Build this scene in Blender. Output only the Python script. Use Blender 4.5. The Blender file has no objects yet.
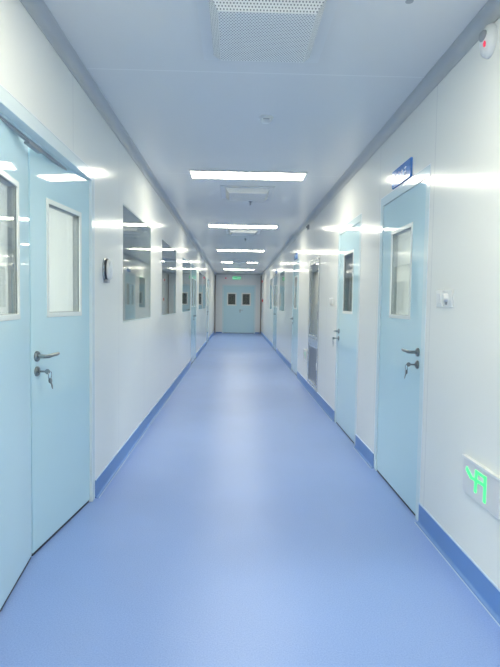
import bpy, bmesh, math, random
from math import sin, cos, pi, radians
from mathutils import Vector, Matrix
random.seed(4)
S = bpy.context.scene
COL = S.collection

# ---------------------------------------------------------------- measures (metres)
XL, XR, H = -0.93, 1.14, 2.65          # wall faces, ceiling
Y0, Y1 = -4.0, 23.77                   # corridor ends
T = 0.05                               # panel thickness
CAMZ = 1.321

# ---------------------------------------------------------------- materials
def mat(name, col, rough=0.4, metal=0.0, spec=0.5, emit=None, strength=0.0, coat=0.0):
    m = bpy.data.materials.new(name); m.use_nodes = True
    p = m.node_tree.nodes['Principled BSDF']
    p.inputs['Base Color'].default_value = (*col, 1)
    p.inputs['Roughness'].default_value = rough
    p.inputs['Metallic'].default_value = metal
    p.inputs['Specular IOR Level'].default_value = spec
    p.inputs['Coat Weight'].default_value = coat
    p.inputs['Coat Roughness'].default_value = 0.03
    if emit:
        p.inputs['Emission Color'].default_value = (*emit, 1)
        p.inputs['Emission Strength'].default_value = strength
    return m

def nodes(m): return m.node_tree.nodes, m.node_tree.links

def add_noise_bump(m, scale=900, dist=0.0002, strength=0.15, stretch=(1, 1, 1)):
    n, l = nodes(m); p = n['Principled BSDF']
    tc = n.new('ShaderNodeTexCoord'); mp = n.new('ShaderNodeMapping'); mp.inputs['Scale'].default_value = stretch
    nz = n.new('ShaderNodeTexNoise'); nz.inputs['Scale'].default_value = scale
    b = n.new('ShaderNodeBump'); b.inputs['Strength'].default_value = strength; b.inputs['Distance'].default_value = dist
    l.new(tc.outputs['Object'], mp.inputs['Vector']); l.new(mp.outputs['Vector'], nz.inputs['Vector'])
    l.new(nz.outputs['Fac'], b.inputs['Height']); l.new(b.outputs['Normal'], p.inputs['Normal'])

def panel_material(name, col, rough, seam_col, pitch, offset, width=0.006):
    """painted panel with thin joint lines every <pitch> metres along world Y"""
    m = mat(name, col, rough, spec=.13); n, l = nodes(m); p = n['Principled BSDF']
    tc = n.new('ShaderNodeTexCoord'); sx = n.new('ShaderNodeSeparateXYZ'); l.new(tc.outputs['Object'], sx.inputs[0])
    a = n.new('ShaderNodeMath'); a.operation = 'SUBTRACT'; a.inputs[1].default_value = offset - 40 * pitch
    l.new(sx.outputs['Y'], a.inputs[0])
    f = n.new('ShaderNodeMath'); f.operation = 'MODULO'; f.inputs[1].default_value = pitch; l.new(a.outputs[0], f.inputs[0])
    c = n.new('ShaderNodeMath'); c.operation = 'LESS_THAN'; c.inputs[1].default_value = width; l.new(f.outputs[0], c.inputs[0])
    mx = n.new('ShaderNodeMixRGB'); mx.inputs[1].default_value = (*col, 1); mx.inputs[2].default_value = (*seam_col, 1)
    l.new(c.outputs[0], mx.inputs[0]); l.new(mx.outputs[0], p.inputs['Base Color'])
    # faint waviness of the steel skin
    nz = n.new('ShaderNodeTexNoise'); nz.inputs['Scale'].default_value = 2.2; nz.inputs['Detail'].default_value = 1
    l.new(tc.outputs['Object'], nz.inputs['Vector'])
    b = n.new('ShaderNodeBump'); b.inputs['Strength'].default_value = 0.12; b.inputs['Distance'].default_value = 0.004
    l.new(nz.outputs['Fac'], b.inputs['Height']); l.new(b.outputs['Normal'], p.inputs['Normal'])
    return m

def glass_material(name, tint, refl=(1, 1, 1)):
    m = bpy.data.materials.new(name); m.use_nodes = True
    n, l = nodes(m); n.clear()
    out = n.new('ShaderNodeOutputMaterial'); mix = n.new('ShaderNodeMixShader')
    tr = n.new('ShaderNodeBsdfTransparent'); tr.inputs[0].default_value = (*tint, 1)
    gl = n.new('ShaderNodeBsdfGlossy'); gl.inputs[0].default_value = (*refl, 1); gl.inputs['Roughness'].default_value = 0.0
    g = n.new('ShaderNodeNewGeometry'); d = n.new('ShaderNodeVectorMath'); d.operation = 'DOT_PRODUCT'
    l.new(g.outputs['Normal'], d.inputs[0]); l.new(g.outputs['Incoming'], d.inputs[1])
    ab = n.new('ShaderNodeMath'); ab.operation = 'ABSOLUTE'; l.new(d.outputs['Value'], ab.inputs[0])
    om = n.new('ShaderNodeMath'); om.operation = 'SUBTRACT'; om.inputs[0].default_value = 1; l.new(ab.outputs[0], om.inputs[1])
    pw = n.new('ShaderNodeMath'); pw.operation = 'POWER'; pw.inputs[1].default_value = 5; l.new(om.outputs[0], pw.inputs[0])
    ml = n.new('ShaderNodeMath'); ml.operation = 'MULTIPLY_ADD'; ml.inputs[1].default_value = 0.96; ml.inputs[2].default_value = 0.04
    l.new(pw.outputs[0], ml.inputs[0])
    l.new(ml.outputs[0], mix.inputs[0]); l.new(tr.outputs[0], mix.inputs[1]); l.new(gl.outputs[0], mix.inputs[2])
    l.new(mix.outputs[0], out.inputs[0])
    return m

def perforated_material(name, col):
    m = mat(name, col, 0.35); n, l = nodes(m); p = n['Principled BSDF']
    uv = n.new('ShaderNodeUVMap')
    P = 0.0145
    def grid(off):
        mp = n.new('ShaderNodeMapping'); mp.inputs['Scale'].default_value = (1 / P, 1 / (P * 1.732), 1)
        mp.inputs['Location'].default_value = (off, off, 0)
        l.new(uv.outputs[0], mp.inputs[0])
        fr = n.new('ShaderNodeVectorMath'); fr.operation = 'FRACTION'; l.new(mp.outputs[0], fr.inputs[0])
        sb = n.new('ShaderNodeVectorMath'); sb.operation = 'SUBTRACT'; sb.inputs[1].default_value = (.5, .5, 0); l.new(fr.outputs[0], sb.inputs[0])
        sc = n.new('ShaderNodeVectorMath'); sc.operation = 'MULTIPLY'; sc.inputs[1].default_value = (1, 1.732, 0); l.new(sb.outputs[0], sc.inputs[0])
        ln = n.new('ShaderNodeVectorMath'); ln.operation = 'LENGTH'; l.new(sc.outputs[0], ln.inputs[0])
        return ln.outputs['Value']
    mn = n.new('ShaderNodeMath'); mn.operation = 'MINIMUM'; l.new(grid(0.0), mn.inputs[0]); l.new(grid(0.5), mn.inputs[1])
    lt = n.new('ShaderNodeMath'); lt.operation = 'LESS_THAN'; lt.inputs[1].default_value = 0.25; l.new(mn.outputs[0], lt.inputs[0])
    mx = n.new('ShaderNodeMixRGB'); mx.inputs[1].default_value = (*col, 1); mx.inputs[2].default_value = (.20, .22, .24, 1)
    l.new(lt.outputs[0], mx.inputs[0]); l.new(mx.outputs[0], p.inputs['Base Color'])
    return m

def floor_material():
    col = (0.285, 0.43, 0.82)
    m = mat('blue_vinyl_floor', col, 0.36, spec=0.5); n, l = nodes(m); p = n['Principled BSDF']
    tc = n.new('ShaderNodeTexCoord')
    a = n.new('ShaderNodeTexNoise'); a.inputs['Scale'].default_value = 160; a.inputs['Detail'].default_value = 3
    b = n.new('ShaderNodeTexNoise'); b.inputs['Scale'].default_value = 1.3; b.inputs['Detail'].default_value = 4
    l.new(tc.outputs['Object'], a.inputs['Vector']); l.new(tc.outputs['Object'], b.inputs['Vector'])
    r = n.new('ShaderNodeValToRGB'); r.color_ramp.elements[0].position = .3; r.color_ramp.elements[1].position = .7
    r.color_ramp.elements[0].color = (col[0] * .86, col[1] * .88, col[2] * .93, 1); r.color_ramp.elements[1].color = (col[0] * 1.14, col[1] * 1.1, col[2] * 1.05, 1)
    l.new(a.outputs['Fac'], r.inputs[0])
    mx = n.new('ShaderNodeMixRGB'); mx.blend_type = 'MULTIPLY'; mx.inputs[0].default_value = .15
    l.new(r.outputs[0], mx.inputs[1]); l.new(b.outputs['Fac'], mx.inputs[2]); l.new(mx.outputs[0], p.inputs['Base Color'])
    bp = n.new('ShaderNodeBump'); bp.inputs['Strength'].default_value = .12; bp.inputs['Distance'].default_value = .001
    l.new(a.outputs['Fac'], bp.inputs['Height']); l.new(bp.outputs[0], p.inputs['Normal'])
    return m

M = {}
M['wall'] = panel_material('white_wall_panel', (.855, .868, .84), .16, (.70, .71, .72), 1.18, 3.08)
M['ceiling'] = panel_material('white_ceiling_panel', (.78, .79, .80), .22, (.86, .87, .88), 2.42, 3.13, .012)
M['endwall'] = mat('end_wall_panel', (.78, .80, .81), .3)
M['floor'] = floor_material()
M['base'] = mat('blue_vinyl_upstand', (.135, .28, .61), .38)
M['bead'] = mat('pale_bead', (.55, .68, .85), .4)
M['cove'] = mat('grey_aluminium_cove', (.56, .58, .59), .45, 0.2)
M['door'] = mat('pale_blue_door_steel', (.585, .80, .87), .035, spec=.4)
M['frame'] = mat('pale_blue_frame_steel', (.70, .84, .88), .12)
M['frame_pale'] = mat('near_white_frame_steel', (.77, .86, .88), .12)
M['trim'] = mat('white_window_trim', (.82, .87, .84), .25)
M['spacer'] = mat('grey_spacer', (.22, .25, .26), .5)
M['spacer_pale'] = mat('pale_spacer', (.45, .52, .52), .45)
M['glass'] = glass_material('clear_glass', (.945, .965, .955))
M['steel'] = mat('brushed_steel', (.30, .33, .34), .28, 1.0)
M['dark'] = mat('shaded_gap_dark', (.02, .025, .04), .6)  # near-black stands for the shade in the gap under the doors
M['white'] = mat('white_plastic', (.82, .84, .84), .3)
M['grey'] = mat('grey_plastic', (.35, .37, .40), .4)
M['darkplastic'] = mat('dark_plastic', (.05, .055, .07), .3)
M['chrome'] = mat('chrome', (.40, .42, .45), .12, 1.0)
M['alu'] = mat('silver_aluminium', (.66, .69, .70), .25, .8)
M['perf'] = perforated_material('perforated_white_metal', (.86, .87, .85))
M['white_metal'] = mat('white_metal', (.72, .74, .76), .35)
M['lamp'] = mat('lamp_diffuser', (.9, .9, .9), .4, emit=(1.0, .955, .765), strength=11.0)
M['sign_blue'] = mat('blue_sign_face', (.06, .24, .68), .12)
M['sign_text'] = mat('pale_sign_lettering', (.42, .62, .88), .3)
M['sign_face'] = mat('silver_sign_face', (.74, .74, .75), .35)
M['green'] = mat('green_sign_light', (.05, .6, .15), .4, emit=(.06, .95, .20), strength=.55)
M['green_dim'] = mat('pale_green_sign_light', (.3, .7, .4), .4, emit=(.08, .7, .30), strength=.22)
M['red'] = mat('red_plastic', (.45, .03, .03), .3)
M['red_led'] = mat('red_indicator', (.4, .02, .05), .3, emit=(.7, .02, .08), strength=.4)
M['brown'] = mat('brown_trim', (.23, .19, .16), .5)
M['room'] = mat('room_wall', (.70, .70, .66), .5)
M['room_dim'] = mat('room_wall_unlit_grey', (.50, .56, .60), .5)  # dimness of the unlit rooms put into the wall colour
M['room_dark'] = mat('room_wall_unlit_dark', (.08, .12, .14), .6)  # darkness of rooms without lamps, put into the wall colour
M['cab_glass'] = glass_material('cabinet_glass', (.80, .84, .82))
M['cab_back'] = mat('cabinet_back', (.30, .33, .32), .4)
M['louvre'] = mat('cabinet_lower_panel', (.40, .43, .48), .3, .6)
M['seal'] = mat('white_sealant', (.80, .83, .86), .4)

# ---------------------------------------------------------------- mesh helpers
class MB:
    def __init__(s): s.bm = bmesh.new(); s.uv = None
    def poly(s, pts):
        return s.bm.faces.new([s.bm.verts.new(p) for p in pts])
    def box(s, x0, x1, y0, y1, z0, z1):
        v = [s.bm.verts.new((x, y, z)) for x in (x0, x1) for y in (y0, y1) for z in (z0, z1)]
        for q in ((0, 1, 3, 2), (4, 6, 7, 5), (0, 4, 5, 1), (2, 3, 7, 6), (0, 2, 6, 4), (1, 5, 7, 3)):
            s.bm.faces.new([v[i] for i in q])
    def grid_panel(s, a0, a1, z0, z1, b0, b1, holes, axis='x'):
        """slab in (a,z) with rectangular holes; thickness b0..b1 on the other horizontal axis"""
        A = sorted({a0, a1, *[h[i] for h in holes for i in (0, 1)]}); Z = sorted({z0, z1, *[h[i] for h in holes for i in (2, 3)]})
        P = (lambda a, b, z: (a, b, z)) if axis == 'x' else (lambda a, b, z: (b, a, z))
        V = {}
        def v(i, j, k):
            if (i, j, k) not in V: V[(i, j, k)] = s.bm.verts.new(P(A[i], b1 if k else b0, Z[j]))
            return V[(i, j, k)]
        def solid(i, j):
            if not (0 <= i < len(A) - 1 and 0 <= j < len(Z) - 1): return False
            ca, cz = (A[i] + A[i + 1]) / 2, (Z[j] + Z[j + 1]) / 2
            return not any(h[0] < ca < h[1] and h[2] < cz < h[3] for h in holes)
        for i in range(len(A) - 1):
            for j in range(len(Z) - 1):
                if not solid(i, j): continue
                for k in (0, 1): s.bm.faces.new([v(i, j, k), v(i + 1, j, k), v(i + 1, j + 1, k), v(i, j + 1, k)])
                if not solid(i - 1, j): s.bm.faces.new([v(i, j, 0), v(i, j + 1, 0), v(i, j + 1, 1), v(i, j, 1)])
                if not solid(i + 1, j): s.bm.faces.new([v(i + 1, j, 0), v(i + 1, j + 1, 0), v(i + 1, j + 1, 1), v(i + 1, j, 1)])
                if not solid(i, j - 1): s.bm.faces.new([v(i, j, 0), v(i + 1, j, 0), v(i + 1, j, 1), v(i, j, 1)])
                if not solid(i, j + 1): s.bm.faces.new([v(i, j + 1, 0), v(i + 1, j + 1, 0), v(i + 1, j + 1, 1), v(i, j + 1, 1)])
    def ring_frame(s, x0, x1, z0, z1, w, y0, y1):
        s.grid_panel(x0, x1, z0, z1, y0, y1, [(x0 + w, x1 - w, z0 + w, z1 - w)])
    def lathe(s, prof, c, axis='z', n=20, sc=(1, 1)):
        """prof: list of (radius, height) revolved about an axis through c"""
        rings = []
        for r, h in prof:
            ring = []
            for k in range(n):
                a = 2 * pi * k / n; u, w = r * cos(a) * sc[0], r * sin(a) * sc[1]
                p = {'z': (u, w, h), 'x': (h, u, w), 'y': (u, h, w)}[axis]
                ring.append(s.bm.verts.new((c[0] + p[0], c[1] + p[1], c[2] + p[2])))
            rings.append(ring)
        for a, b in zip(rings, rings[1:]):
            for k in range(n): s.bm.faces.new([a[k], a[(k + 1) % n], b[(k + 1) % n], b[k]])
        s.bm.faces.new(rings[0]); s.bm.faces.new(rings[-1])
    def tube(s, pts, r, n=10, closed=False):
        pts = [Vector(p) for p in pts]; rings = []; N = len(pts); up = None
        for i, p in enumerate(pts):
            if closed: t = (pts[(i + 1) % N] - pts[i - 1]).normalized()
            else: t = (pts[min(i + 1, N - 1)] - pts[max(i - 1, 0)]).normalized()
            if up is None:
                up = t.orthogonal().normalized()
            else:
                up = (up - t * up.dot(t)).normalized()
            side = t.cross(up); rr = r[i] if isinstance(r, (list, tuple)) else r
            rings.append([s.bm.verts.new(p + (up * cos(2 * pi * k / n) + side * sin(2 * pi * k / n)) * rr) for k in range(n)])
        for i in range(N if closed else N - 1):
            a, b = rings[i], rings[(i + 1) % N]
            for k in range(n): s.bm.faces.new([a[k], a[(k + 1) % n], b[(k + 1) % n], b[k]])
        if not closed: s.bm.faces.new(rings[0]); s.bm.faces.new(rings[-1])
    def prism_yz(s, prof, x0, x1, axis='x'):
        """extrude closed 2D profile"""
        P = {'x': lambda a, u, w: (a, u, w), 'y': lambda a, u, w: (u, a, w)}[axis]
        A = [s.bm.verts.new(P(x0, *p)) for p in prof]; B = [s.bm.verts.new(P(x1, *p)) for p in prof]
        n = len(prof)
        for k in range(n): s.bm.faces.new([A[k], A[(k + 1) % n], B[(k + 1) % n], B[k]])
        s.bm.faces.new(A); s.bm.faces.new(B)
    def build(s, name, m, parent=None, bevel=0, smooth=False, recalc=True):
        if recalc: bmesh.ops.recalc_face_normals(s.bm, faces=s.bm.faces)
        me = bpy.data.meshes.new(name); s.bm.to_mesh(me); s.bm.free()
        me.materials.append(m)
        o = bpy.data.objects.new(name, me); COL.objects.link(o)
        if parent: o.parent = parent
        if bevel:
            b = o.modifiers.new('bevel', 'BEVEL'); b.width = bevel; b.segments = 2; b.limit_method = 'ANGLE'
        if smooth:
            for p in me.polygons: p.use_smooth = True
            try: me.set_sharp_from_angle(angle=radians(40))
            except Exception: pass
        return o

def tag(o, label=None, cat=None, group=None, kind=None):
    if label: o['label'] = label
    if cat: o['category'] = cat
    if group: o['group'] = group
    if kind: o['kind'] = kind
    return o
def empty(name, loc, rz=0.0):
    o = bpy.data.objects.new(name, None); o.empty_display_size = .1; COL.objects.link(o)
    o.location = loc; o.rotation_euler = (0, 0, rz); return o
def copy_tree(o, parent=None):
    c = o.copy(); COL.objects.link(c)
    if parent: c.parent = parent
    for ch in list(o.children): copy_tree(ch, c)
    return c
RIGHT, LEFT, END = -pi / 2, pi / 2, 0.0       # local +y points into the wall

# ---------------------------------------------------------------- openings
L_DOORS = [(1.86, 3.53), (11.12, 12.62), (17.0, 18.5)]
L_WINS = [(4.41, 5.86), (6.72, 8.30), (9.30, 10.95), (13.45, 14.95), (15.1, 16.6)]
R_DOORS = [(3.15, 4.215), (4.865, 5.94), (9.58, 10.66), (14.55, 16.05)]
R_WINS = [(12.45, 13.85), (16.7, 17.8)]
CAB = (7.22, 8.17, .115, 1.99)
E_DOOR = (-.60, .89)
DH = 2.16                                   # outer height of door frames
WZ = (1.15, 2.13)

# ---------------------------------------------------------------- shell
def wall(name, face, out, doors, wins, extra, label):
    b = MB()
    holes = [(a, c, -.0, DH) for a, c in doors] + [(a, c, *WZ) for a, c in wins] + extra
    b.grid_panel(Y0, Y1 + T, 0.0, H, face, face + out * T, holes, axis='y')
    return tag(b.build(name, M['wall']), label, 'wall', kind='structure')
wall('wall_left', XL, -1, L_DOORS, L_WINS, [], 'glossy white panel wall with windows on the left side of the corridor')
wall('wall_right', XR, 1, R_DOORS, R_WINS, [CAB], 'glossy white panel wall with single doors on the right side of the corridor')
b = MB(); b.grid_panel(XL, XR, 0, H, Y1, Y1 + T, [(E_DOOR[0], E_DOOR[1], 0, DH)], axis='x')
tag(b.build('wall_end', M['endwall']), 'grey white wall around the double door at the far end', 'wall', kind='structure')
b = MB(); b.box(XL - T, XR + T, Y0 - T, Y0, 0, H)
tag(b.build('wall_back', M['wall']), 'plain white wall behind the viewer', 'wall', kind='structure')
b = MB(); b.box(-4.2, 4.4, Y0 - T, Y1 + 3, -.08, 0)
tag(b.build('floor', M['floor']), 'speckled pale blue vinyl floor running the length of the corridor', 'floor', kind='structure')
b = MB(); b.box(-4.2, 4.4, Y0 - T, Y1 + 3, H, H + .08)
tag(b.build('ceiling', M['ceiling']), 'glossy pale grey panel ceiling above the corridor', 'ceiling', kind='structure')

def room(x0, x1, y0, y1, m, skip):
    """inner shell of a room behind a wall; 'skip' is the open side facing the corridor"""
    b = MB(); t = .04; z0, z1 = 0.0, H
    if skip != 'x1': b.box(x1 - t, x1, y0, y1, z0, z1)
    if skip != 'x0': b.box(x0, x0 + t, y0, y1, z0, z1)
    b.box(x0, x1, y0, y0 + t, z0, z1) if skip != 'y0' else None
    b.box(x0, x1, y1 - t, y1, z0, z1)
    return b.build('wall_side_room', m)
def rooms():
    xl, xr = XL - T, XR + T
    for (a, c, m, lab) in ((.2, 4.0, 'room', 'pale walls of the room behind the left double door'),
                      (4.05, 11.0, 'room_dim', 'walls toned grey for the unlit room behind the large left windows'),
                      (11.05, 16.9, 'room_dim', 'walls toned grey for the unlit farther room on the left'),
                      (16.95, 19.0, 'room_dim', 'walls toned grey for the unlit last room on the left')):
        tag(room(-3.9, xl, a, c, M[m], 'x1'), lab, 'wall', kind='structure')
    for (a, c, m, lab) in ((1.4, 4.52, 'room', 'pale walls of the room behind the nearest right door'),
                      (4.56, 9.0, 'room_dark', 'walls toned dark for the unlit room behind the second right door'),
                      (9.05, 11.6, 'room_dark', 'walls toned dark for the unlit room behind the third right door'),
                      (11.65, 19.0, 'room_dim', 'walls toned grey for the unlit farther room on the right')):
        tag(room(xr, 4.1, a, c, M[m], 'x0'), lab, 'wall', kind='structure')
    tag(room(-1.2, 1.4, Y1 + T, Y1 + 2, M['room_dark'], 'y0'), 'walls toned dark for the unlit space beyond the end door', 'wall', kind='structure')
rooms()

def room_light(loc, sx, sy, power, col=(1, .96, .86)):
    d = bpy.data.lights.new('room_lamp', 'AREA'); d.shape = 'RECTANGLE'; d.size = sx; d.size_y = sy; d.energy = power; d.color = col
    o = bpy.data.objects.new('room_lamp', d); COL.objects.link(o); o.location = loc
ROOM_P = (33, 30)
room_light((-2.3, 2.4, 2.62), 1.2, .3, ROOM_P[0])
room_light((2.6, 3.0, 2.62), 1.2, .3, ROOM_P[1])

# cove between wall and ceiling
def cove(name, face, sgn, ya, yb, label):
    r = .05; prof = [(face, H)]
    arc = [(face + sgn * (r - r * cos(a)), H - r + r * sin(a)) for a in [i * pi / 2 / 8 for i in range(9)]]
    prof = [(face, H - r - .012), (face + sgn * .004, H - r - .012)] + [(p[0] + sgn * .004, p[1] - .004) for p in arc] + [(face + sgn * (r + .012), H - .004), (face + sgn * (r + .012), H), (face, H)]
    b = MB(); b.prism_yz(prof, ya, yb, axis='y')
    return tag(b.build(name, M['cove'], smooth=True), label, 'trim', kind='structure')
cove('trim_1', XL, 1, Y0, Y1, 'curved grey cove strip where the left wall meets the ceiling')
cove('trim_2', XR, -1, Y0, Y1, 'curved grey cove strip where the right wall meets the ceiling')
b = MB(); b.box(XL + .06, XR - .06, Y1 - .02, Y1, H - .05, H)
tag(b.build('trim_3', M['cove']), 'grey cove strip above the end wall', 'trim', kind='structure')
b = MB(); b.box(XL, XL + .035, Y1 - .035, Y1, .0, H - .07)
tag(b.build('trim_4', M['brown']), 'thin brown corner strip left of the end door', 'trim', kind='structure')
b = MB(); b.box(XR - .035, XR, Y1 - .035, Y1, .0, H - .07)
tag(b.build('trim_5', M['brown']), 'thin brown corner strip right of the end door', 'trim', kind='structure')

# blue upstand with coved foot
def baseboard(name, face, sgn, gaps, label):
    h, t, r = .118, .005, .014
    arc = [(face + sgn * (t + r - r * cos(a)), r - r * sin(a) + .002) for a in [i * pi / 2 / 5 for i in range(6)]]
    prof = [(face, 0), (face, h), (face + sgn * t, h)] + arc + [(face + sgn * (t + r + .005), .002), (face + sgn * (t + r + .005), 0)]
    b, bd = MB(), MB(); y = Y0
    for g in sorted(gaps) + [(Y1, Y1)]:
        b.prism_yz(prof, y, g[0], axis='y')
        bd.box(*sorted((face, face + sgn * (t + .002))), y, g[0], h, h + .006)
        bd.box(*sorted((face + sgn * (t + r + .005), face + sgn * (t + r + .010))), y, g[0], 0, .0022)
        y = g[1]
    o = tag(b.build(name, M['base'], smooth=True), label, 'baseboard', kind='structure')
    bd.build('sealant_bead', M['bead'], o)
baseboard('baseboard_left', XL, 1, L_DOORS, 'deep blue vinyl skirting along the left wall')
baseboard('baseboard_right', XR, -1, R_DOORS, 'deep blue vinyl skirting along the right wall')
b = MB(); b.box(XL + .05, E_DOOR[0], Y1 - .006, Y1, 0, .05); b.box(E_DOOR[1], XR - .05, Y1 - .006, Y1, 0, .05)
tag(b.build('baseboard_end', M['base']), 'deep blue vinyl skirting beside the end door', 'baseboard', kind='structure')

# ---------------------------------------------------------------- windows
wn = 0
def window(name, side, ya, yb, label):
    w = yb - ya
    root = empty(name, (XL, ya, WZ[0]) if side == LEFT else (XR, yb, WZ[0]), side)
    tag(root, label, 'window', kind='structure')
    h = WZ[1] - WZ[0]
    b = MB(); b.ring_frame(0, w, 0, h, .014, 0.002, T); b.build('window_frame', M['spacer_pale'], root)
    b = MB(); b.box(.014, w - .014, .004, .009, .014, h - .014); b.build('pane', M['glass'], root)
    b = MB(); b.box(.014, w - .014, .041, .046, .014, h - .014); b.build('pane', M['glass'], root)
    return root
lab = ['large flush window nearest on the left wall, right after the double door',
       'second large flush window along the left wall', 'third large window on the left wall, just before the left blue door',
       'left window just beyond the middle left blue door', 'farthest flush window on the left wall']
for i, (a, c) in enumerate(L_WINS): window('window_%d' % (i + 1), LEFT, a, c, lab[i])
lab = ['flush window on the right wall reflecting green light', 'farthest flush window on the right wall, after the last right door']
for i, (a, c) in enumerate(R_WINS): window('window_%d' % (i + 6), RIGHT, a, c, lab[i])

# ---------------------------------------------------------------- doors
def handle(parent, x, z, d, y=0.0):
    """lever handle; d=+1 lever points to local +x"""
    b = MB()
    b.lathe([(.0275, 0), (.0275, -.007), (.024, -.011)], (x, y, z), 'y', 24)
    b.lathe([(.010, -.011), (.010, -.05)], (x, y, z), 'y', 14)
    pts = [(x, y - .045, z), (x + d * .006, y - .054, z), (x + d * .02, y - .058, z), (x + d * .07, y - .057, z + .002), (x + d * .115, y - .057, z + .002), (x + d * .135, y - .056, z + .004)]
    b.tube(pts, [.0095, .010, .0105, .0095, .009, .008], 12)
    b.build('door_handle', M['steel'], parent, smooth=True)
    b = MB(); zl = z - .078
    b.lathe([(.026, 0), (.026, -.007), (.022, -.011)], (x, y, zl), 'y', 24)
    b.lathe([(.011, -.011), (.011, -.016)], (x, y, zl), 'y', 14)
    b.build('lock_cylinder', M['steel'], parent, smooth=True)

def leaf(parent, w, z0, z1, flip, hx, hd, win, y0=.004, t=.042, with_handle=True, wm='spacer', tw=.022):
    """door leaf from local x 0..w (or 0..-w if flip) with vision panel win=(x0,x1,z0,z1)"""
    sx = -1 if flip else 1
    def X(a, c): return tuple(sorted((sx * a, sx * c)))
    lf = MB(); wx = X(win[0], win[1])
    lf.grid_panel(*X(0, w), z0, z1, y0, y0 + t, [(*wx, win[2], win[3])])
    o = lf.build('leaf', M['door'], parent)
    b = MB(); b.ring_frame(wx[0] - tw, wx[1] + tw, win[2] - tw, win[3] + tw, tw + .004, y0 - .004, y0 + .004); b.build('window_trim', M['trim'], o, bevel=.0015)
    b = MB(); b.ring_frame(wx[0], wx[1], win[2], win[3], .006, y0 + .004, y0 + t); b.build('window_spacer', M[wm], o)
    for yy in (y0 + .006, y0 + t - .008):
        b = MB(); b.box(wx[0] + .006, wx[1] - .006, yy, yy + .004, win[2] + .006, win[3] - .006); b.build('pane', M['glass'], o)
    b = MB(); b.box(*X(.004, w - .004), y0 + .003, y0 + t - .008, z0 - .016, z0); b.build('shaded_gap_seal', M['dark'], o)  # seal strip coloured near-black for the dark gap under the leaf
    if with_handle: handle(o, sx * hx, 1.035, sx * hd, y0)
    return o

def frame(root, W, depth=.075, fm='frame'):
    b = MB()
    fw = .065
    b.grid_panel(0, W, 0, DH, -.002, depth, [(fw, W - fw, 0, DH - fw)])
    b.build('frame', M[fm], root, bevel=.002)
    b = MB()
    b.grid_panel(fw, W - fw, 0, DH - fw, .048, depth, [(fw + .012, W - fw - .012, 0, DH - fw - .012)])
    b.build('frame_stop', M['frame'], root)
    b = MB(); b.grid_panel(-.004, W + .004, 0, DH + .004, -.002, .0, [(0, W, 0, DH)]); b.build('frame_sealant', M['seal'], root)

def door_root(name, side, a, c, label):
    loc = {LEFT: (XL, a, 0), RIGHT: (XR, c, 0), END: (a, Y1, 0)}[side]
    return tag(empty(name, loc, side), label, 'door', kind='structure')

VZ = (1.255, 1.845)
def single(name, side, a, c, handle_at, label, wm='spacer'):
    """handle_at: 'x0' or 'x1' end of the local x axis"""
    r = door_root(name, side, a, c, label); W = c - a; frame(r, W); w = W - .13 - .008
    l = None
    if handle_at == 'x1': l = leaf(r, w, .018, DH - .069, False, w - .055, -1, (w / 2 - .215, w / 2 + .215, *VZ), wm=wm); l.location = (.069, 0, 0)
    else: l = leaf(r, w, .018, DH - .069, True, w - .055, -1, (w / 2 - .215, w / 2 + .215, *VZ), wm=wm); l.location = (W - .069, 0, 0)
    return r, l
def double(name, side, a, c, label, ang=0.0, win=None, handle_leaf=1, wm='spacer', inset=0.0, tw=.022, fm='frame'):
    r = door_root(name, side, a, c, label); W = c - a; frame(r, W, fm=fm); w = (W - .13) / 2 - .005
    win = win or (w / 2 - .16, w / 2 + .16, *VZ)
    l0 = leaf(r, w, .018, DH - .069, False, w - .055, -1, win, with_handle=handle_leaf == 0, wm=wm, tw=tw); l0.location = (.068, inset, 0); l0.rotation_euler.z = ang
    b = MB(); b.box(w - .02, w + .016, .0465, .052, .02, DH - .075); b.build('meeting_light_stop', M['door'], l0)  # lip added behind the leaf edges, stops room light leaking through
    l1 = leaf(r, w, .018, DH - .069, True, w - .055, -1, win, with_handle=handle_leaf == 1, wm=wm, tw=tw); l1.location = (W - .068, inset, 0); l1.rotation_euler.z = -ang
    return r, l0, l1

wdl = (L_DOORS[0][1] - L_DOORS[0][0] - .13) / 2
d1, d1a, d1b = double('door_1', LEFT, *L_DOORS[0], 'pale blue double door standing ajar, nearest on the left wall', ang=radians(6.3), win=(.08 + wdl - .20 - .50, wdl - .20, *VZ), inset=.012, fm='frame_pale')
# closing coordinator seen under the head of the open double door
b = MB(); W1_ = L_DOORS[0][1] - L_DOORS[0][0]
b.box(.25, W1_ - .25, .052, .072, DH - .089, DH - .078)
b.box(W1_ / 2 - .12, W1_ / 2 + .05, .050, .078, DH - .10, DH - .089)
b.build('closing_coordinator', M['grey'], d1, bevel=.002)
double('door_2', LEFT, *L_DOORS[1], 'pale blue double door in the middle of the left wall, between windows')
double('door_3', LEFT, *L_DOORS[2], 'farthest pale blue door on the left wall')
d4, d4l = single('door_4', RIGHT, *R_DOORS[0], 'x1', 'pale blue single door nearest on the right wall, under the large blue sign')
d5, d5l = single('door_5', RIGHT, *R_DOORS[1], 'x0', 'second pale blue single door on the right wall, before the glass cabinet')
d6, d6l = single('door_6', RIGHT, *R_DOORS[2], 'x0', 'third pale blue door on the right wall, just beyond the glass cabinet')
double('door_7', RIGHT, *R_DOORS[3], 'farthest pale blue door on the right wall')
wE = (E_DOOR[1] - E_DOOR[0] - .13) / 2
double('door_8', END, *E_DOOR, 'pale blue double door with two dark windows closing the far end', win=(wE / 2 - .15, wE / 2 + .18, 1.28, 1.76), wm='white', tw=.05)

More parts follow.
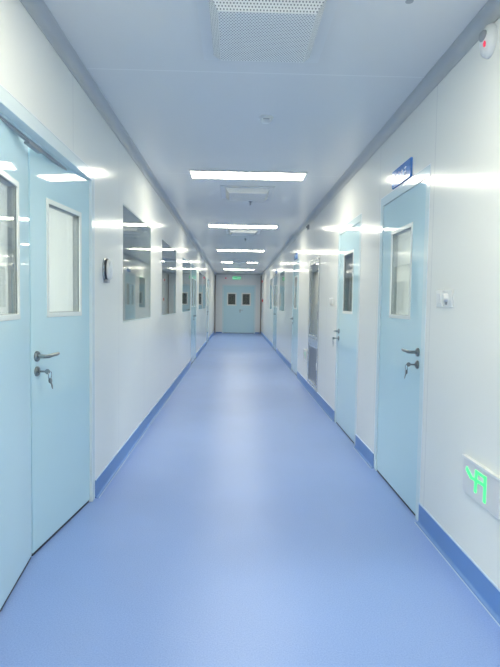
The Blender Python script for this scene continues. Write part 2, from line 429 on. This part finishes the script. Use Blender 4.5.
# ---------------------------------------------------------------- keys hanging from the locks
def keys(base, leafobj, x, d, label, z=.957):
    bpy.context.view_layer.update()
    mw = leafobj.matrix_world.copy()
    r = empty('key_set', mw @ Vector((x, -.008, z))); r.rotation_euler = (0, 0, mw.to_euler().z); r.scale = (1.25, 1.25, 1.25)
    tag(r, label, 'keys', 'keys left in the door locks')
    b = MB()
    b.box(-.001, .001, -.028, -.004, -.004, .004); b.lathe([(.011, -.0012), (.011, .0012)], (0, -.037, 0), 'x', 18)
    b.build('key', M['steel'], r)
    b = MB(); R_ = .017; c = (d * .008, -.044, -.016)
    b.tube([(c[0] + R_ * cos(t) * .9, c[1], c[2] + R_ * sin(t)) for t in [i * 2 * pi / 20 for i in range(20)]], .0014, 6, True)
    b.build('key_ring', M['chrome'], r, smooth=True)
    for k, (tilt, yy) in enumerate(((.45, -.046), (.75, -.041))):
        b = MB(); u = Vector((d * sin(tilt), 0, -cos(tilt))); v = Vector((cos(tilt), 0, d * sin(tilt)))
        s0 = Vector((c[0], yy, c[2] - R_)) - u * .004
        bow = [s0 + u * (.012 + .012 * cos(t)) + v * (.011 * sin(t)) for t in [i * 2 * pi / 14 for i in range(14)]]
        for off in (-.001, .001): b.bm.faces.new([b.bm.verts.new(p + Vector((0, off, 0))) for p in bow])
        n = 14; vs = list(b.bm.verts)
        for i in range(n): b.bm.faces.new([vs[i], vs[(i + 1) % n], vs[n + (i + 1) % n], vs[n + i]])
        bl = [s0 + u * a + v * w for a, w in ((.022, .004), (.034, .004), (.037, .0025), (.042, .004), (.047, .002), (.052, 0), (.048, -.004), (.022, -.004))]
        st = len(vs)
        A = [b.bm.verts.new(p + Vector((0, -.001, 0))) for p in bl]; B = [b.bm.verts.new(p + Vector((0, .001, 0))) for p in bl]
        b.bm.faces.new(A); b.bm.faces.new(B)
        for i in range(len(bl)): b.bm.faces.new([A[i], A[(i + 1) % len(bl)], B[(i + 1) % len(bl)], B[i]])
        b.build('key', M['steel'], r)
def leafw(l): return max(abs(v.co.x) for v in l.data.vertices)
keys(None, d1b, -(leafw(d1b) - .055), 1, 'small steel key set hanging from the lock of the left double door')
keys(None, d4l, leafw(d4l) - .055, -1, 'small steel key set hanging from the lock of the nearest right door')
keys(None, d5l, -(leafw(d5l) - .055), 1, 'small steel key set hanging from the lock of the second right door')

# ---------------------------------------------------------------- ceiling lights
def spin(b):
    # lay a panel built upright in x,z flat under the ceiling
    for v in b.bm.verts: v.co = Vector((v.co.x, v.co.z, v.co.y))

def ceiling_light(x, y):
    r = empty('ceiling_light', (x, y, H))
    b = MB(); b.grid_panel(-.595, .595, -.16, .16, -.014, 0, [(-.578, .578, -.143, .143)]); spin(b); b.build('frame', M['white_metal'], r)
    b = MB(); b.box(-.578, .578, -.143, .143, -.012, -.002); b.build('diffuser', M['lamp'], r)
    return r
CX = .11
proto = ceiling_light(CX, 5.55)
LY = [(5.55, 'nearest long white panel light on the ceiling in view, the widest one'),
      (9.17, 'second long white panel light along the ceiling'), (13.3, 'third panel light along the ceiling'),
      (17.1, 'fourth panel light, its middle hidden behind a ceiling diffuser'), (20.6, 'farthest panel light, just before the end wall'),
      (1.72, 'panel light on the ceiling just above the viewer'), (-2.0, 'panel light on the ceiling behind the viewer')]
for i, (y, lb) in enumerate(LY):
    o = proto if i == 0 else copy_tree(proto)
    o.location = (CX, y, H); tag(o, lb, 'light', 'panel lights along the corridor ceiling')

# ---------------------------------------------------------------- perforated ceiling diffusers
def air_diffuser(drop=.06):
    r = empty('air_diffuser', (0, 0, H))
    b = MB(); b.grid_panel(-.31, .31, -.345, .345, -.010, 0, [(-.255, .255, -.29, .29)]); spin(b)
    b.build('flange', M['white_metal'], r)
    # tray: four slopes and a face, with metric UVs for the hole pattern
    bm = bmesh.new(); uv = bm.loops.layers.uv.new('UVMap')
    top = [(-.262, -.297), (.262, -.297), (.262, .297), (-.262, .297)]; bot = [(-.215, -.235), (.215, -.235), (.215, .235), (-.215, .235)]
    A = [bm.verts.new((x, y, -.004)) for x, y in top]; B = [bm.verts.new((x, y, -drop)) for x, y in bot]
    f = bm.faces.new(B[::-1])
    for lp in f.loops: lp[uv].uv = (lp.vert.co.x, lp.vert.co.y)
    for k in range(4):
        q = [A[k], A[(k + 1) % 4], B[(k + 1) % 4], B[k]]; f = bm.faces.new(q)
        e = (A[(k + 1) % 4].co - A[k].co).normalized(); nn = ((B[k].co + B[(k + 1) % 4].co - A[k].co - A[(k + 1) % 4].co) / 2); nn = (nn - e * nn.dot(e)).normalized()
        for lp in f.loops: lp[uv].uv = ((lp.vert.co - A[k].co).dot(e), (lp.vert.co - A[k].co).dot(nn))
    bmesh.ops.recalc_face_normals(bm, faces=bm.faces)
    me = bpy.data.meshes.new('perforated_tray'); bm.to_mesh(me); bm.free(); me.materials.append(M['perf'])
    o = bpy.data.objects.new('perforated_tray', me); COL.objects.link(o); o.parent = r
    return r
proto = air_diffuser()
for i, (y, lb) in enumerate(((2.62, 'perforated white ceiling air diffuser nearest the viewer'),
                             (6.42, 'ceiling air diffuser just behind the nearest panel light'),
                             (9.8, 'ceiling air diffuser just behind the second panel light'),
                             (16.5, 'ceiling air diffuser in front of the fourth panel light'))):
    o = proto if i == 0 else copy_tree(proto)
    o.location = (.122, y, H); tag(o, lb, 'air vent', 'perforated air diffusers on the ceiling')

# ---------------------------------------------------------------- small ceiling fittings
r = tag(empty('smoke_detector', (.20, 3.86, H)), 'round white smoke detector on the ceiling before the nearest panel light', 'smoke detector')
b = MB(); b.lathe([(.052, 0), (.052, -.010), (.047, -.014)], (0, 0, 0), 'z', 28); b.build('base', M['white'], r, smooth=True)
b = MB(); b.lathe([(.040, -.014), (.040, -.026), (.030, -.036), (.015, -.039)], (0, 0, 0), 'z', 28); b.build('sensor_head', M['white'], r, smooth=True)
b = MB(); b.box(-.022, .022, -.041, -.036, -.026, -.019); b.build('vent_slot', M['grey'], r)
def sprinkler(x, y, label):
    r = tag(empty('sprinkler_head', (x, y, H)), label, 'sprinkler', 'sprinkler heads on the ceiling')
    b = MB(); b.lathe([(.028, 0), (.028, -.004), (.018, -.010)], (0, 0, 0), 'z', 20); b.build('escutcheon', M['chrome'], r, smooth=True)
    b = MB(); b.lathe([(.009, -.010), (.009, -.022), (.006, -.024), (.006, -.042)], (0, 0, 0), 'z', 12)
    for s in (-1, 1): b.tube([(s * .008, 0, -.020), (s * .014, 0, -.032), (s * .005, 0, -.046)], .0022, 6)
    b.build('nozzle', M['grey'], r, smooth=True)
    b = MB(); b.lathe([(.004, -.044), (.017, -.047), (.017, -.049)], (0, 0, 0), 'z', 16); b.build('deflector', M['grey'], r, smooth=True)
sprinkler(.175, 6.98, 'small sprinkler head hanging between the first and second panel lights')
sprinkler(.185, 10.95, 'small sprinkler head hanging between the second and third panel lights')
sprinkler(.13, 18.3, 'tiny sprinkler head near the farthest panel light')
sprinkler(.715, 2.29, 'sprinkler head at the top edge right of the nearest air diffuser')

# ---------------------------------------------------------------- wall fittings (right wall: local x runs towards the viewer)
def on_right(name, y, z, label, cat, group=None): return tag(empty(name, (XR, y, z), RIGHT), label, cat, group)
def on_left(name, y, z, label, cat, group=None): return tag(empty(name, (XL, y, z), LEFT), label, cat, group)
def on_end(name, x, z, label, cat, group=None): return tag(empty(name, (x, Y1, z), END), label, cat, group)

# blue name signs above doors
def name_sign(y, label):
    r = on_right('door_sign', y, 2.168, label, 'sign', 'blue name signs above the right doors')
    b = MB(); b.box(-.205, .205, -.014, 0, 0, .122); b.build('sign_panel', M['sign_blue'], r, bevel=.002)
    b = MB(); yy0, yy1 = -.0152, -.0138
    x = -.14
    for k in range(4):                       # four pale characters, too small to read
        for bx in ((0, .046, .072, .078), (0, .046, .040, .045), (.004, .009, .036, .082), (.036, .041, .030, .080), (.020, .025, .026, .090)) if k % 2 == 0 else ((0, .046, .078, .084), (.020, .026, .028, .090), (.004, .042, .052, .057), (.002, .007, .028, .060), (.038, .043, .028, .060), (.002, .042, .028, .033)):
            b.box(x + bx[0], x + bx[1], yy0, yy1, bx[2], bx[3])
        b.build('character', M['sign_text'], r); b = MB()
        x += .072
    b.bm.free()
name_sign(3.685, 'bright blue sign with pale lettering above the nearest right door')
name_sign(10.13, 'blue sign above the third right door, beyond the glass cabinet')
name_sign(15.05, 'small dark blue sign above the farthest right door')

# socket and key switch by the first right door
r = on_right('wall_switch', 2.925, 1.365, 'plain white rocker switch plate beside the nearest right door', 'switch', 'white switch plates beside the nearest right door')
b = MB(); b.box(-.046, .046, -.010, 0, -.046, .046); b.build('plate', M['white'], r, bevel=.003)
b = MB(); b.box(-.026, .026, -.015, -.010, -.030, .030); b.build('rocker', M['white'], r, bevel=.003)
r = on_right('knob_switch', 2.80, 1.365, 'white wall plate with round knob, right of the plain plate near the door', 'switch', 'white switch plates beside the nearest right door')
b = MB(); b.box(-.052, .052, -.012, 0, -.046, .046); b.build('plate', M['white'], r, bevel=.003)
b = MB(); b.lathe([(.024, -.012), (.024, -.018), (.019, -.034), (.012, -.036)], (-.012, 0, .004), 'y', 24); b.build('knob', M['white'], r, smooth=True)
b = MB(); b.box(-.022, -.008, -.016, -.012, -.034, -.018); b.box(-.016, -.004, -.0155, -.012, -.026, -.020); b.build('grey_mark', M['grey'], r)  # small grey blocks on the plate just under the knob
for dx, lb in ((-.075, 'far white switch plate between the second right door and the glass cabinet'), (.045, 'near white switch plate just beyond the second right door')):
    r = on_right('wall_switch', 6.27 - dx, 1.36, lb, 'switch', 'white switch plates beyond the second right door')
    b = MB(); b.box(-.046, .046, -.010, 0, -.046, .046); b.build('plate', M['white'], r, bevel=.003)
    b = MB()
    for s in (-.02, .02): b.box(s - .016, s + .016, -.015, -.010, -.030, .030)
    b.build('rocker', M['white'], r, bevel=.002)

# low lit evacuation signs
M['green_pale'] = mat('pale_unlit_green', (.45, .74, .60), .4)
def low_sign(y, label, gm='green'):
    r = on_right('evacuation_sign', y, .42, label, 'sign', 'low evacuation signs on the right wall')
    b = MB(); b.box(-.185, .185, -.012, 0, 0, .178); b.build('housing', M['white'], r, bevel=.002)
    b = MB(); b.box(-.178, .178, -.0135, -.012, .006, .164); b.build('face', M['sign_face'], r)
    b = MB(); b.box(-.187, .187, -.019, 0, .168, .180); b.build('top_edge', M['white'], r, bevel=.002)
    b = MB(); ya, yb = -.0165, -.0135
    def stroke(p, q, w):
        p, q = Vector((p[0], 0, p[1])), Vector((q[0], 0, q[1])); u = (q - p).normalized(); v = Vector((-u.z, 0, u.x)) * w / 2
        A = [b.bm.verts.new((k.x, ya, k.z)) for k in (p + v, q + v, q - v, p - v)]; B = [b.bm.verts.new((k.x, yb, k.z)) for k in (p + v, q + v, q - v, p - v)]
        b.bm.faces.new(A); b.bm.faces.new(B)
        for i in range(4): b.bm.faces.new([A[i], A[(i + 1) % 4], B[(i + 1) % 4], B[i]])
    for s in GLYPH: stroke(*s)
    b.build('pictogram', M[gm], r)
# local x (-.185 far .. +.185 near), z above the sign's foot: slanted bar, upright, crossbar, second upright
GLYPH = [((-.140, .126), (-.085, .096), .020), ((-.085, .096), (.055, .104), .013), ((-.034, .146), (-.040, .040), .020), ((.052, .146), (.052, .026), .020), ((-.034, .140), (.052, .139), .012)]
low_sign(2.355, 'low white sign lit with a green pictogram, near the right edge')
low_sign(8.45, 'small low sign on the right wall just beyond the glass cabinet', 'green_pale')

# sensor high on the right wall
r = on_right('wall_sensor', 2.445, 2.525, 'white oval wall sensor with grey window and red lamp, high at the right', 'sensor')
b = MB(); b.lathe([(.066, 0), (.066, -.010), (.060, -.024), (.044, -.034), (.018, -.038)], (0, 0, 0), 'y', 32, (.95, 1.1)); b.build('body', M['white'], r, smooth=True)
b = MB(); b.lathe([(.030, -.024), (.029, -.042), (.020, -.050), (.008, -.053)], (.004, 0, .020), 'y', 24, (1, .8)); b.build('lens', M['grey'], r, smooth=True)
b = MB(); b.lathe([(.009, -.030), (.009, -.040), (.004, -.043)], (.020, 0, -.022), 'y', 14, (1, 1.5)); b.build('indicator_lamp', M['red_led'], r, smooth=True)
r = on_right('wall_detector', 8.42, 2.545, 'small grey detector high on the right wall above the glass cabinet', 'sensor')
b = MB(); b.box(-.04, .04, -.03, 0, -.035, .035); b.build('body', M['grey'], r, bevel=.006)
b = MB(); b.lathe([(.018, -.03), (.016, -.04), (.006, -.044)], (0, 0, 0), 'y', 16); b.build('lens', M['darkplastic'], r, smooth=True)

# oval alarm fitting on the left wall
r = on_left('wall_call_point', 3.80, 1.545, 'oval white fitting with dark chrome rim between left double door and first window', 'wall fitting')
b = MB(); b.lathe([(.060, 0), (.060, -.008), (.054, -.014)], (0, 0, 0), 'y', 36, (1.15, 1.42)); b.build('back_plate', M['chrome'], r, smooth=True)
b = MB(); b.lathe([(.050, -.012), (.050, -.034), (.042, -.046), (.016, -.050)], (.006, 0, .004), 'y', 36, (1.1, 1.4)); b.build('cover', M['white'], r, smooth=True)
b = MB(); n = 32; b.tube([(.002 + .051 * 1.1 * cos(t), -.020, .004 + .051 * 1.42 * sin(t)) for t in [i * 2 * pi / n for i in range(n)]], .0065, 8, True); b.build('rim', M['darkplastic'], r, smooth=True)
b = MB(); b.box(-.034, .034, -.030, 0, -.090, -.066); b.build('foot', M['grey'], r, bevel=.004)

# glass cabinet let into the right wall
ca, cb, cz0, cz1 = CAB; W = cb - ca; hgt = cz1 - cz0
r = tag(empty('fire_cabinet', (XR, cb, cz0), RIGHT), 'tall glass cabinet in silver frame recessed in the right wall', 'cabinet')
b = MB(); b.ring_frame(0, W, 0, hgt, .035, -.012, .03); b.build('outer_frame', M['alu'], r, bevel=.002)
b = MB()
b.box(.004, W - .004, .196, .20, .004, hgt - .004); b.box(.004, .008, .03, .196, .004, hgt - .004); b.box(W - .008, W - .004, .03, .196, .004, hgt - .004)
b.box(.008, W - .008, .03, .196, .004, .008); b.box(.008, W - .008, .03, .196, hgt - .008, hgt - .004); b.box(.008, W - .008, .03, .196, .655, .665)
b.build('inner_box', M['cab_back'], r)
zs = .67
up = MB(); up.ring_frame(.037, W - .037, zs + .05, hgt - .037, .045, -.008, .018); up = up.build('upper_door', M['alu'], r, bevel=.002)
b = MB(); b.box(.082, W - .082, .002, .007, zs + .095, hgt - .082); b.build('glass_pane', M['cab_glass'], up)
b = MB(); b.box(W - .072, W - .052, -.022, -.008, 1.0, 1.12); b.build('handle', M['grey'], up, bevel=.003)
lo = MB(); lo.ring_frame(.037, W - .037, .037, zs - .045, .035, -.008, .018); lo = lo.build('lower_door', M['alu'], r, bevel=.002)
b = MB(); b.box(.072, W - .072, .002, .012, .072, zs - .08)
for k in range(9):
    x = .12 + k * (W - .24) / 8; b.box(x - .012, x + .012, -.003, .002, .09, zs - .10)
b.build('louvre_panel', M['louvre'], lo)
b = MB(); b.box(W - .066, W - .046, -.020, -.008, .30, .40); b.build('handle', M['white'], lo, bevel=.003)
b = MB(); b.box(.037, W - .037, -.012, .02, zs - .043, zs + .048); b.build('middle_rail', M['alu'], r, bevel=.002)

# ---------------------------------------------------------------- end of the corridor
r = on_end('exit_sign', .03, 2.385, 'green lit exit sign above the far double door', 'sign')
b = MB(); b.box(-.19, .19, -.025, 0, 0, .155); b.build('housing', M['alu'], r, bevel=.002)
b = MB(); b.box(-.18, .18, -.027, -.025, .01, .145); b.build('lit_panel', M['green_dim'], r)
b = MB()
b.box(.02, .035, -.029, -.027, .03, .125); b.box(.10, .115, -.029, -.027, .03, .125); b.box(.02, .115, -.029, -.027, .115, .125)
b.lathe([(.011, -.027), (.011, -.029)], (.068, 0, .104), 'y', 12)
b.tube([(.066, -.028, .092), (.060, -.028, .066), (.078, -.028, .050), (.074, -.028, .030)], .006, 6); b.tube([(.060, -.028, .066), (.046, -.028, .052), (.040, -.028, .034)], .006, 6); b.tube([(.046, -.028, .078), (.064, -.028, .088), (.086, -.028, .074)], .005, 6)
b.build('pictogram', M['white'], r)
b = MB(); b.box(-.13, -.03, -.029, -.027, .07, .084); b.poly([(-.15, -.0285, .077), (-.115, -.0285, .105), (-.115, -.0285, .049)])
b.build('arrow', M['white'], r)
r = on_end('wall_alarm_lamp', -.45, 2.45, 'tiny reddish alarm lamp left of the far exit sign', 'lamp')
b = MB(); b.box(-.055, .055, -.03, 0, -.04, .04); b.build('housing', M['white'], r, bevel=.004)
b = MB(); b.lathe([(.03, -.03), (.028, -.045), (.012, -.055)], (0, 0, 0), 'y', 18); b.build('lens', M['red_led'], r, smooth=True)
r = on_right('mounted_alarm_sounder', 22.2, 2.26, 'small dark red alarm sounder high on the right wall at the far end', 'alarm')
b = MB(); b.box(-.06, .06, -.02, 0, -.06, .06); b.build('base', M['white'], r, bevel=.004)
b = MB(); b.lathe([(.05, -.02), (.048, -.05), (.03, -.065)], (0, 0, 0), 'y', 20); b.build('dome', M['red'], r, smooth=True)
r = on_right('mounted_alarm_button', 22.2, 1.46, 'small dark red alarm button lower on the right wall at the far end', 'alarm')
b = MB(); b.box(-.055, .055, -.045, 0, -.055, .055); b.build('box', M['red'], r, bevel=.004)
b = MB(); b.lathe([(.025, -.045), (.025, -.052)], (0, 0, 0), 'y', 16); b.build('push_plate', M['darkplastic'], r, smooth=True)

# ---------------------------------------------------------------- camera
pitch, yaw, roll, fpx = 0.05576, 0.02789, -0.01448, 530.66
f = Vector((sin(yaw) * cos(pitch), cos(yaw) * cos(pitch), -sin(pitch)))
rt = Vector((cos(yaw), -sin(yaw), 0)); u = rt.cross(f)
r2 = rt * cos(roll) - u * sin(roll); u2 = u * cos(roll) + rt * sin(roll)
cd = bpy.data.cameras.new('camera'); cam = bpy.data.objects.new('camera', cd); COL.objects.link(cam)
cam.matrix_world = Matrix(((r2.x, u2.x, -f.x, 0), (r2.y, u2.y, -f.y, 0), (r2.z, u2.z, -f.z, CAMZ), (0, 0, 0, 1)))
cd.sensor_fit = 'HORIZONTAL'; cd.sensor_width = 36; cd.lens = fpx / 500 * 36; cd.clip_start = .05; cd.clip_end = 100
S.camera = cam

# ---------------------------------------------------------------- world, view
w = bpy.data.worlds.new('world'); S.world = w; w.use_nodes = True
w.node_tree.nodes['Background'].inputs[0].default_value = (.5, .55, .6, 1); w.node_tree.nodes['Background'].inputs[1].default_value = .3
S.view_settings.view_transform = 'Standard'; S.view_settings.look = 'None'; S.view_settings.gamma = 1; S.view_settings.use_curve_mapping = False
S.view_settings.exposure = 1.36
S.cycles.max_bounces = 14; S.cycles.diffuse_bounces = 8; S.cycles.glossy_bounces = 8; S.cycles.transparent_max_bounces = 24
S.cycles.use_denoising = True
